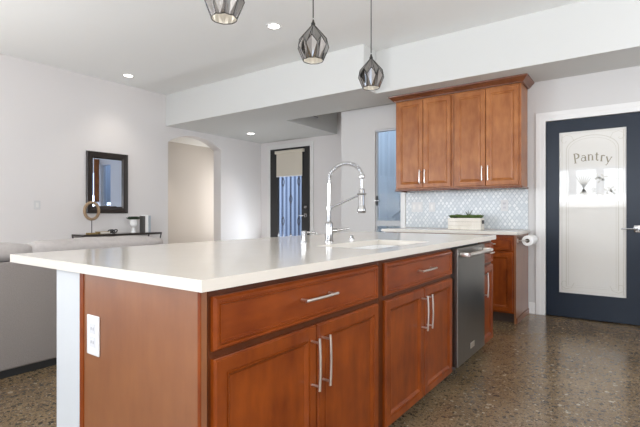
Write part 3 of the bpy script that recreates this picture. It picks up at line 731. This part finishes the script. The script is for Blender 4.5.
def rosette(bm, c, r, n, tilt=.6, wd=.32, seed=0):
    rnd = random.Random(seed)
    for k in range(n):
        ring = k/n; a = k*2.399; el = tilt + ring*1.0; ln = r*(1-.45*ring)
        d = Vector((math.cos(a)*math.cos(el), math.sin(a)*math.cos(el), math.sin(el))); s = Vector((-math.sin(a), math.cos(a), 0)); u = d.cross(s)
        p0 = Vector(c); pts = []
        for (f, wf) in ((0,.3),(.35,.9),(.7,1),(1,.05)):
            m = p0 + d*ln*f + Vector((0,0,.12*ln*f*f)); w_ = ln*wd*wf
            pts.append([bm.verts.new(m + s*w_), bm.verts.new(m - u*w_*.35), bm.verts.new(m - s*w_), bm.verts.new(m + u*w_*.35)])
        for i in range(3):
            for j in range(4): bm.faces.new([pts[i][j], pts[i][(j+1) % 4], pts[i+1][(j+1) % 4], pts[i+1][j]])
        bm.faces.new(pts[0]); bm.faces.new(pts[-1][::-1])
for k in range(13):
    yy = py1 - .03 - k*(py1-py0-.06)/12; bm = BM()
    for q in range(2): rosette(bm, (px0+.032+q*.062+random.uniform(-.008,.008), yy+random.uniform(-.008,.008), pz+.124), random.uniform(.042,.060), 14, seed=k)
    obj('succulent', bm, 'leaf', t)
bm = BM()
for k in range(9):
    a = k*2.4; add_tube(bm, [(5.0,1.545,pz+.13), (5.0+.02*math.cos(a),1.545+.02*math.sin(a),pz+.175), (5.0+.045*math.cos(a),1.545+.045*math.sin(a),pz+.20+.01*(k % 3))], [.003,.0025,.001], 5)
obj('spiky_plant', bm, 'leafd', t)
bm = BM(); rosette(bm, (px0-.001,1.680,pz+.142), .03, 9, tilt=-1.0, wd=.3); obj('trailing_leaf', bm, 'leafd', t)
# paper towel on the side of base cabinet
t = thing('towel_holder', (4.90,.94,.83), 'nickel paper towel holder fixed to the side of the base cabinet', 'towel holder')
ty = .895
tz = .828
bm = BM(); add_tube(bm, [(4.755,ty,tz),(5.055,ty,tz)], .006, 10)
for xx in (4.760, 5.050): add_tube(bm, [(xx,ty,tz),(xx,.981,tz)], .006, 8)
obj('rod', bm, 'nickel', t, True)
bm = BM()
for xx in (4.760, 5.050): obj('wall_flange', bx((xx-.015,.977,tz-.02), (xx+.015,.9815,tz+.02), .001), 'nickel', t)

t = thing('paper_towel_roll', (4.90,ty,tz), 'white paper towel roll hanging on the side of the base cabinet', 'paper towel')
bm = BM(); ns = 28; prof = [(.021,4.775),(.050,4.775),(.052,4.778),(.052,5.035),(.050,5.038),(.021,5.038)]
R = [[bm.verts.new((x, ty+r*math.cos(2*PI*k/ns), tz+r*math.sin(2*PI*k/ns))) for k in range(ns)] for r, x in prof]
for i in range(len(R)):
    a, b = R[i], R[(i+1) % len(R)]
    for k in range(ns): bm.faces.new([a[k], a[(k+1) % ns], b[(k+1) % ns], b[k]])
obj('paper', bm, 'paper', t, True)
bm = BM(); prof = [(.017,4.774),(.0205,4.774),(.0205,5.039),(.017,5.039)]
R = [[bm.verts.new((x, ty+r*math.cos(2*PI*k/ns), tz+r*math.sin(2*PI*k/ns))) for k in range(ns)] for r, x in prof]
for i in range(len(R)):
    a, b = R[i], R[(i+1) % len(R)]
    for k in range(ns): bm.faces.new([a[k], a[(k+1) % ns], b[(k+1) % ns], b[k]])
obj('cardboard_core', bm, 'card', t, True)

# ================================================================ pendants
def pendant(x, y, zb_, label):
    t = thing('pendant_lamp', (x, y, HI), label, 'pendant lamp', 'faceted pendants over the island')
    n = 9; rot = PI/8*.5
    def rg(r, z, off, rr=None): return [Vector((x+r*math.cos(2*PI*(k+off)/n+rot), y+r*math.sin(2*PI*(k+off)/n+rot), zb_+z)) for k in range(n)]
    top = rg(.010, .214, 0); g1 = rg(.084, .128, 0); g2 = rg(.096, .082, .5); g3 = rg(.060, .0, 0); g4 = rg(.062, .002, .5)
    def shell(bm, s, flip=False):
        c = Vector((x, y, 0))
        def sc(v): return bm.verts.new((x+(v.x-x)*s, y+(v.y-y)*s, v.z))
        T, A, B, C_, D = [[sc(v) for v in r] for r in (top, g1, g2, g3, g4)]
        for k in range(n):
            k1 = (k+1) % n
            bm.faces.new([T[k], T[k1], B[k]]); bm.faces.new([T[k], B[k], A[k]]); bm.faces.new([T[k1], A[k1], B[k]])
            bm.faces.new([A[k], B[k], C_[k]]); bm.faces.new([B[k], A[k1], C_[k1]]); bm.faces.new([B[k], D[k], C_[k]]); bm.faces.new([B[k], C_[k1], D[k]])
    bm = BM(); shell(bm, 1.0)
    sh = obj('lamp_shade', bm, 'pendant', t)
    bm = BM(); shell(bm, .965); obj('inner_lining', bm, 'pinner', sh)
    bm = BM()
    for k in range(n):
        k1 = (k+1) % n
        for a, b in ((top[k], g1[k]), (g1[k], g2[k]), (g2[k], g1[k1]), (g2[k], g4[k])): add_tube(bm, [a, b], .0022, 5)
    add_tube(bm, [p for k in range(n) for p in (g3[k], g4[k])], .0024, 6, closed=True)
    obj('shade_frame', bm, 'pwire', sh)
    obj('socket', add_lathe(BM(), (x, y, zb_), [(.011,.205),(.013,.208),(.013,.226),(.009,.232),(.004,.25)], 12), 'pwire', t, True)
    obj('bulb', add_lathe(BM(), (x, y, zb_), [(.004,.055),(.018,.062),(.026,.08),(.026,.095),(.015,.125),(.013,.15),(.010,.19)], 14), 'bulb', t, True)
    obj('rod', add_tube(BM(), [(x,y,zb_+.26),(x,y,HI-.02)], .0035, 8), 'pwire', t)
    obj('canopy', add_lathe(BM(), (x, y, HI), [(.02,-.022),(.058,-.018),(.062,-.001)], 24), 'pwire', t, True)
PY = 1.60; PZ = 2.028
pendant(1.435, PY, PZ, 'nearest faceted silver pendant, cut off by the top edge of the photo')
pendant(2.145, PY, PZ, 'middle one of the three faceted silver pendants over the island')
pendant(2.862, PY, PZ, 'farthest of three faceted silver pendants, just left of the upper cabinets')
# recessed lights
def can(x, y, z, label, power=7, group='recessed ceiling lights', col=(1, .93, .84)):
    t = thing('recessed_light', (x, y, z), label, 'ceiling light', group)
    bm = BM(); n = 28
    for i in range(n):
        a, b = 2*PI*i/n, 2*PI*(i+1)/n
        def p(r, q, zz): return bm.verts.new((x+r*math.cos(q), y+r*math.sin(q), zz))
        for (r0, z0, r1, z1) in ((.082, z-.0006, .080, z-.006), (.080, z-.006, .062, z-.006), (.062, z-.006, .058, z-.0025)):
            bm.faces.new([p(r0,a,z0), p(r0,b,z0), p(r1,b,z1), p(r1,a,z1)])
    bmesh.ops.remove_doubles(bm, verts=bm.verts, dist=1e-5)
    obj('trim_ring', bm, 'white', t, True)
    obj('lens', add_lathe(BM(), (x, y, z), [(.057,-.004),(.057,-.0015)], 24), 'led', t)
    d = bpy.data.lights.new('downlight', 'SPOT'); d.energy = power*6; d.spot_size = math.radians(100); d.spot_blend = .9; d.color = col; d.shadow_soft_size = .05
    o = bpy.data.objects.new('downlight', d); COL.objects.link(o); o.parent = t; o.location = (0, 0, -.015)
can(3.46, 5.84, HI, 'small recessed light in the high ceiling above the mirror wall', 5)
can(3.433, 3.07, HI, 'recessed light in the high ceiling left of the middle pendant', 5)
can(5.70, 5.65, LO, 'recessed light in the low ceiling before the black front door', 6)
can(4.85, 7.15, LO, 'recessed light in the hallway beyond the arch', 14, col=(1,.90,.78))
can(.9, -.9, HI, 'recessed kitchen light in the ceiling above the camera', 4); can(3.2, -.6, HI, 'recessed kitchen light in the ceiling near the pantry', 3)
# ceiling vent on the bulkhead face
t = thing('air_vent', (5.95,4.4195,2.75), 'white air return vent high on the bulkhead before the front door', 'vent')
obj('frame', bx((5.84,4.412,2.70), (6.06,4.4195,2.80), .002), 'grille', t)
for k in range(5): obj('slat', bx((5.855,4.408,2.712+k*.017), (6.045,4.412,2.720+k*.017)), 'slot' if k % 2 else 'grille', t)

# ================================================================ living side
def cushion(name, a, b, bev, mat, parent, puff=.03, seam=None):
    bm = BM(); add_box(bm, a, b)
    bmesh.ops.subdivide_edges(bm, edges=bm.edges[:], cuts=9, use_grid_fill=True)
    c = (Vector(a)+Vector(b))/2; h = (Vector(b)-Vector(a))/2; h = Vector(tuple(abs(x) for x in h))
    for v in bm.verts:
        q = v.co - c; f = [q[i]/h[i] for i in range(3)]
        r = bev
        # round the box
        inner = Vector(tuple(max(-h[i]+r, min(h[i]-r, q[i])) for i in range(3))); dlt = q - inner
        if dlt.length > 1e-6: q = inner + dlt.normalized()*r
        for i in range(3):
            o1, o2 = [j for j in range(3) if j != i]
            q[i] += (1 if f[i] > 0 else -1)*puff*(abs(f[i])**3)*(1-f[o1]**2)*(1-f[o2]**2)
        q.z += .004*math.sin(f[0]*9 + c.x*5)
        v.co = c + q
    return obj(name, bm, mat, parent, True)
t = thing('sofa', (0.785,3.9,0), 'grey fabric sofa seen from behind, left of the island', 'sofa')
SX_0, SX_1 = -.85, 2.42
obj('shadow_gap_base', bx((SX_0+.03,3.43,.001), (SX_1-.03,4.32,.052)), 'black', t)  # black base in place of the shadow gap under the sofa
bm = BM(); add_box(bm, (SX_0,3.405,.054), (SX_1,3.58,.775), .018, 3); obj('back', bm, 'fabric', t, True)
obj('seat_base', bx((SX_0+.01,3.582,.054), (SX_1-.01,4.33,.30), .02, 3), 'fabric', t, True)
for a, b in ((SX_0, SX_0+.17), (SX_1-.17, SX_1)): obj('arm', bx((a,3.582,.302), (b,4.34,.60), .03, 3), 'fabric', t, True)
wd = (SX_1-SX_0-.36)/3
for k in range(3):
    a = SX_0+.18+k*wd
    cushion('seat_cushion', (a+.004,3.60,.305), (a+wd-.004,4.35,.46), .04, 'fabric2', t, .02)
# loose back pillows resting on top of the back
cw = (SX_1-SX_0)/3
for k in range(3):
    a = SX_0 + k*cw
    cushion('back_cushion', (a+.001,3.44,.47+.31), (a+cw-.001-(.03 if k == 2 else 0),3.66,.895), .05, 'fabric2', t, .015)
    cushion('back_cushion', (a+.19 if k == 0 else a+.01,3.60,.47), (a+cw-.01-(.19 if k == 2 else 0),3.78,.80), .05, 'fabric2', t, .03)
# mirror
t = thing('wall_mirror', (3.4,6.295,1.54), 'rectangular wall mirror with wide dark frame above the console', 'mirror')
mx0, mx1, mz0, mz1 = 3.095, 3.712, 1.102, 1.986
bm = face_panel(BM(), (mx0,6.2985,mz0), (1,0,0), (0,-1,0), mx1-mx0, mz1-mz0, [(0,0),(0,.028),(.008,.034),(.05,.026),(.072,.026),(.078,.018),(.095,.012)])
# open the middle by deleting the last face and the backing one
bm.faces.ensure_lookup_table(); bmesh.ops.delete(bm, geom=[bm.faces[-1]], context='FACES_ONLY')
obj('frame', bm, 'frame', t)
obj('mirror_glass', face_panel(BM(), (mx0+.094,6.2965,mz0+.094), (1,0,0), (0,-1,0), mx1-mx0-.188, mz1-mz0-.188, [(0,0),(0,.009),(.012,.0115)]), 'mirror', t)
# console table
t = thing('console_table', (3.48,6.11,0), 'dark metal console table against the wall behind the sofa', 'table')
CZ = .815; cy0, cy1 = 5.94, 6.27
obj('tabletop', bx((2.903,cy0+.012,CZ-.010), (4.055,cy1-.012,CZ)), 'top', t)
bm = BM()
for a, b in (((2.890,cy0,CZ-.03),(4.070,cy0+.012,CZ)), ((2.890,cy1-.012,CZ-.03),(4.070,cy1,CZ)), ((2.890,cy0+.012,CZ-.03),(2.903,cy1-.012,CZ)), ((4.057,cy0+.012,CZ-.03),(4.070,cy1-.012,CZ))): add_box(bm, a, b)
obj('top_frame', bm, 'iron', t)
for xx, xl in ((2.900, 2.98), (4.060, 3.98)):
    for yy in (cy0+.008, cy1-.008): obj('leg', add_tube(BM(), [(xx,yy,CZ-.03),(xl,yy,.40),(xx,yy,.002)], .010, 6), 'iron', t)
# things on the console
ct = CZ + .001
t = thing('ring_sculpture', (3.078,6.10,ct), 'pale wooden ring ornament on a stand, in front of the mirror', 'ornament')
obj('base', bx((3.02,6.05,ct), (3.14,6.15,ct+.018), .002), 'gold', t)
obj('stem', add_tube(BM(), [(3.078,6.10,ct+.018),(3.078,6.10,1.015)], .005, 8), 'iron', t)
obj('ring', add_tube(BM(), [(3.078+.098*math.cos(2*PI*k/36),6.10-.0*math.sin(2*PI*k/36),1.136+.115*math.sin(2*PI*k/36)) for k in range(36)], .0200, 10, closed=True), 'ring', t, True)
t = thing('decor_book', (3.19,6.10,ct), 'small gilt-covered book lying between ring ornament and black knot', 'book')
obj('cover', bx((3.16,6.03,ct), (3.30,6.17,ct+.030), .002), 'gold', t); obj('pages', bx((3.163,6.028,ct+.004), (3.297,6.0295,ct+.026)), 'pages', t)
t = thing('knot_sculpture', (3.345,6.08,ct), 'black knotted chain ornament lying on the console table', 'ornament')
for k in range(3):
    cx, cz = 3.325+.045*k, ct+.030
    pts = [(cx+.030*math.cos(2*PI*i/20), 6.08+.018*math.sin(2*PI*i/20)*(1 if k % 2 else -1)+k*.012, cz+.022*math.sin(2*PI*i/20)*(1)) for i in range(20)]
    obj('link', add_tube(BM(), pts, .0075, 8, closed=True), 'black', t, True)
t = thing('potted_plant', (3.70,6.10,ct), 'dark green succulent in a white footed pot on the console table', 'plant')
obj('pot', add_lathe(BM(), (3.70,6.10,ct), [(.038,0),(.036,.01),(.024,.045),(.026,.075),(.052,.10),(.056,.13),(.054,.195),(.046,.195),(.046,.18)], 24), 'ceramic', t, True)
bm = BM()
for k in range(9): rosette(bm, (3.70+.04*math.cos(k*2.4),6.10+.04*math.sin(k*2.4),ct+.195), .078, 10, tilt=.15, wd=.28, seed=k)
obj('foliage', bm, 'leafd', t)
for (x0, x1, hh, m, lb) in ((3.828,3.858,.245,'bookd','dark grey upright book right of the white pot on the console'), (3.861,3.912,.262,'bookw','white upright book between the dark book and the pale blue one'), (3.916,3.952,.252,'bookb','pale blue-grey upright book, rightmost on the console table')):
    t = thing('standing_book', ((x0+x1)/2,6.10,ct), lb, 'book', 'books on the console table')
    bm = BM(); add_box(bm, (x0,6.05,ct), (x0+.003,6.15,ct+hh)); add_box(bm, (x1-.003,6.05,ct), (x1,6.15,ct+hh)); add_box(bm, (x0+.003,6.05,ct), (x1-.003,6.054,ct+hh))
    obj('cover', bm, m, t); obj('pages', bx((x0+.0035,6.055,ct+.003), (x1-.0035,6.145,ct+hh-.003)), 'pages', t)
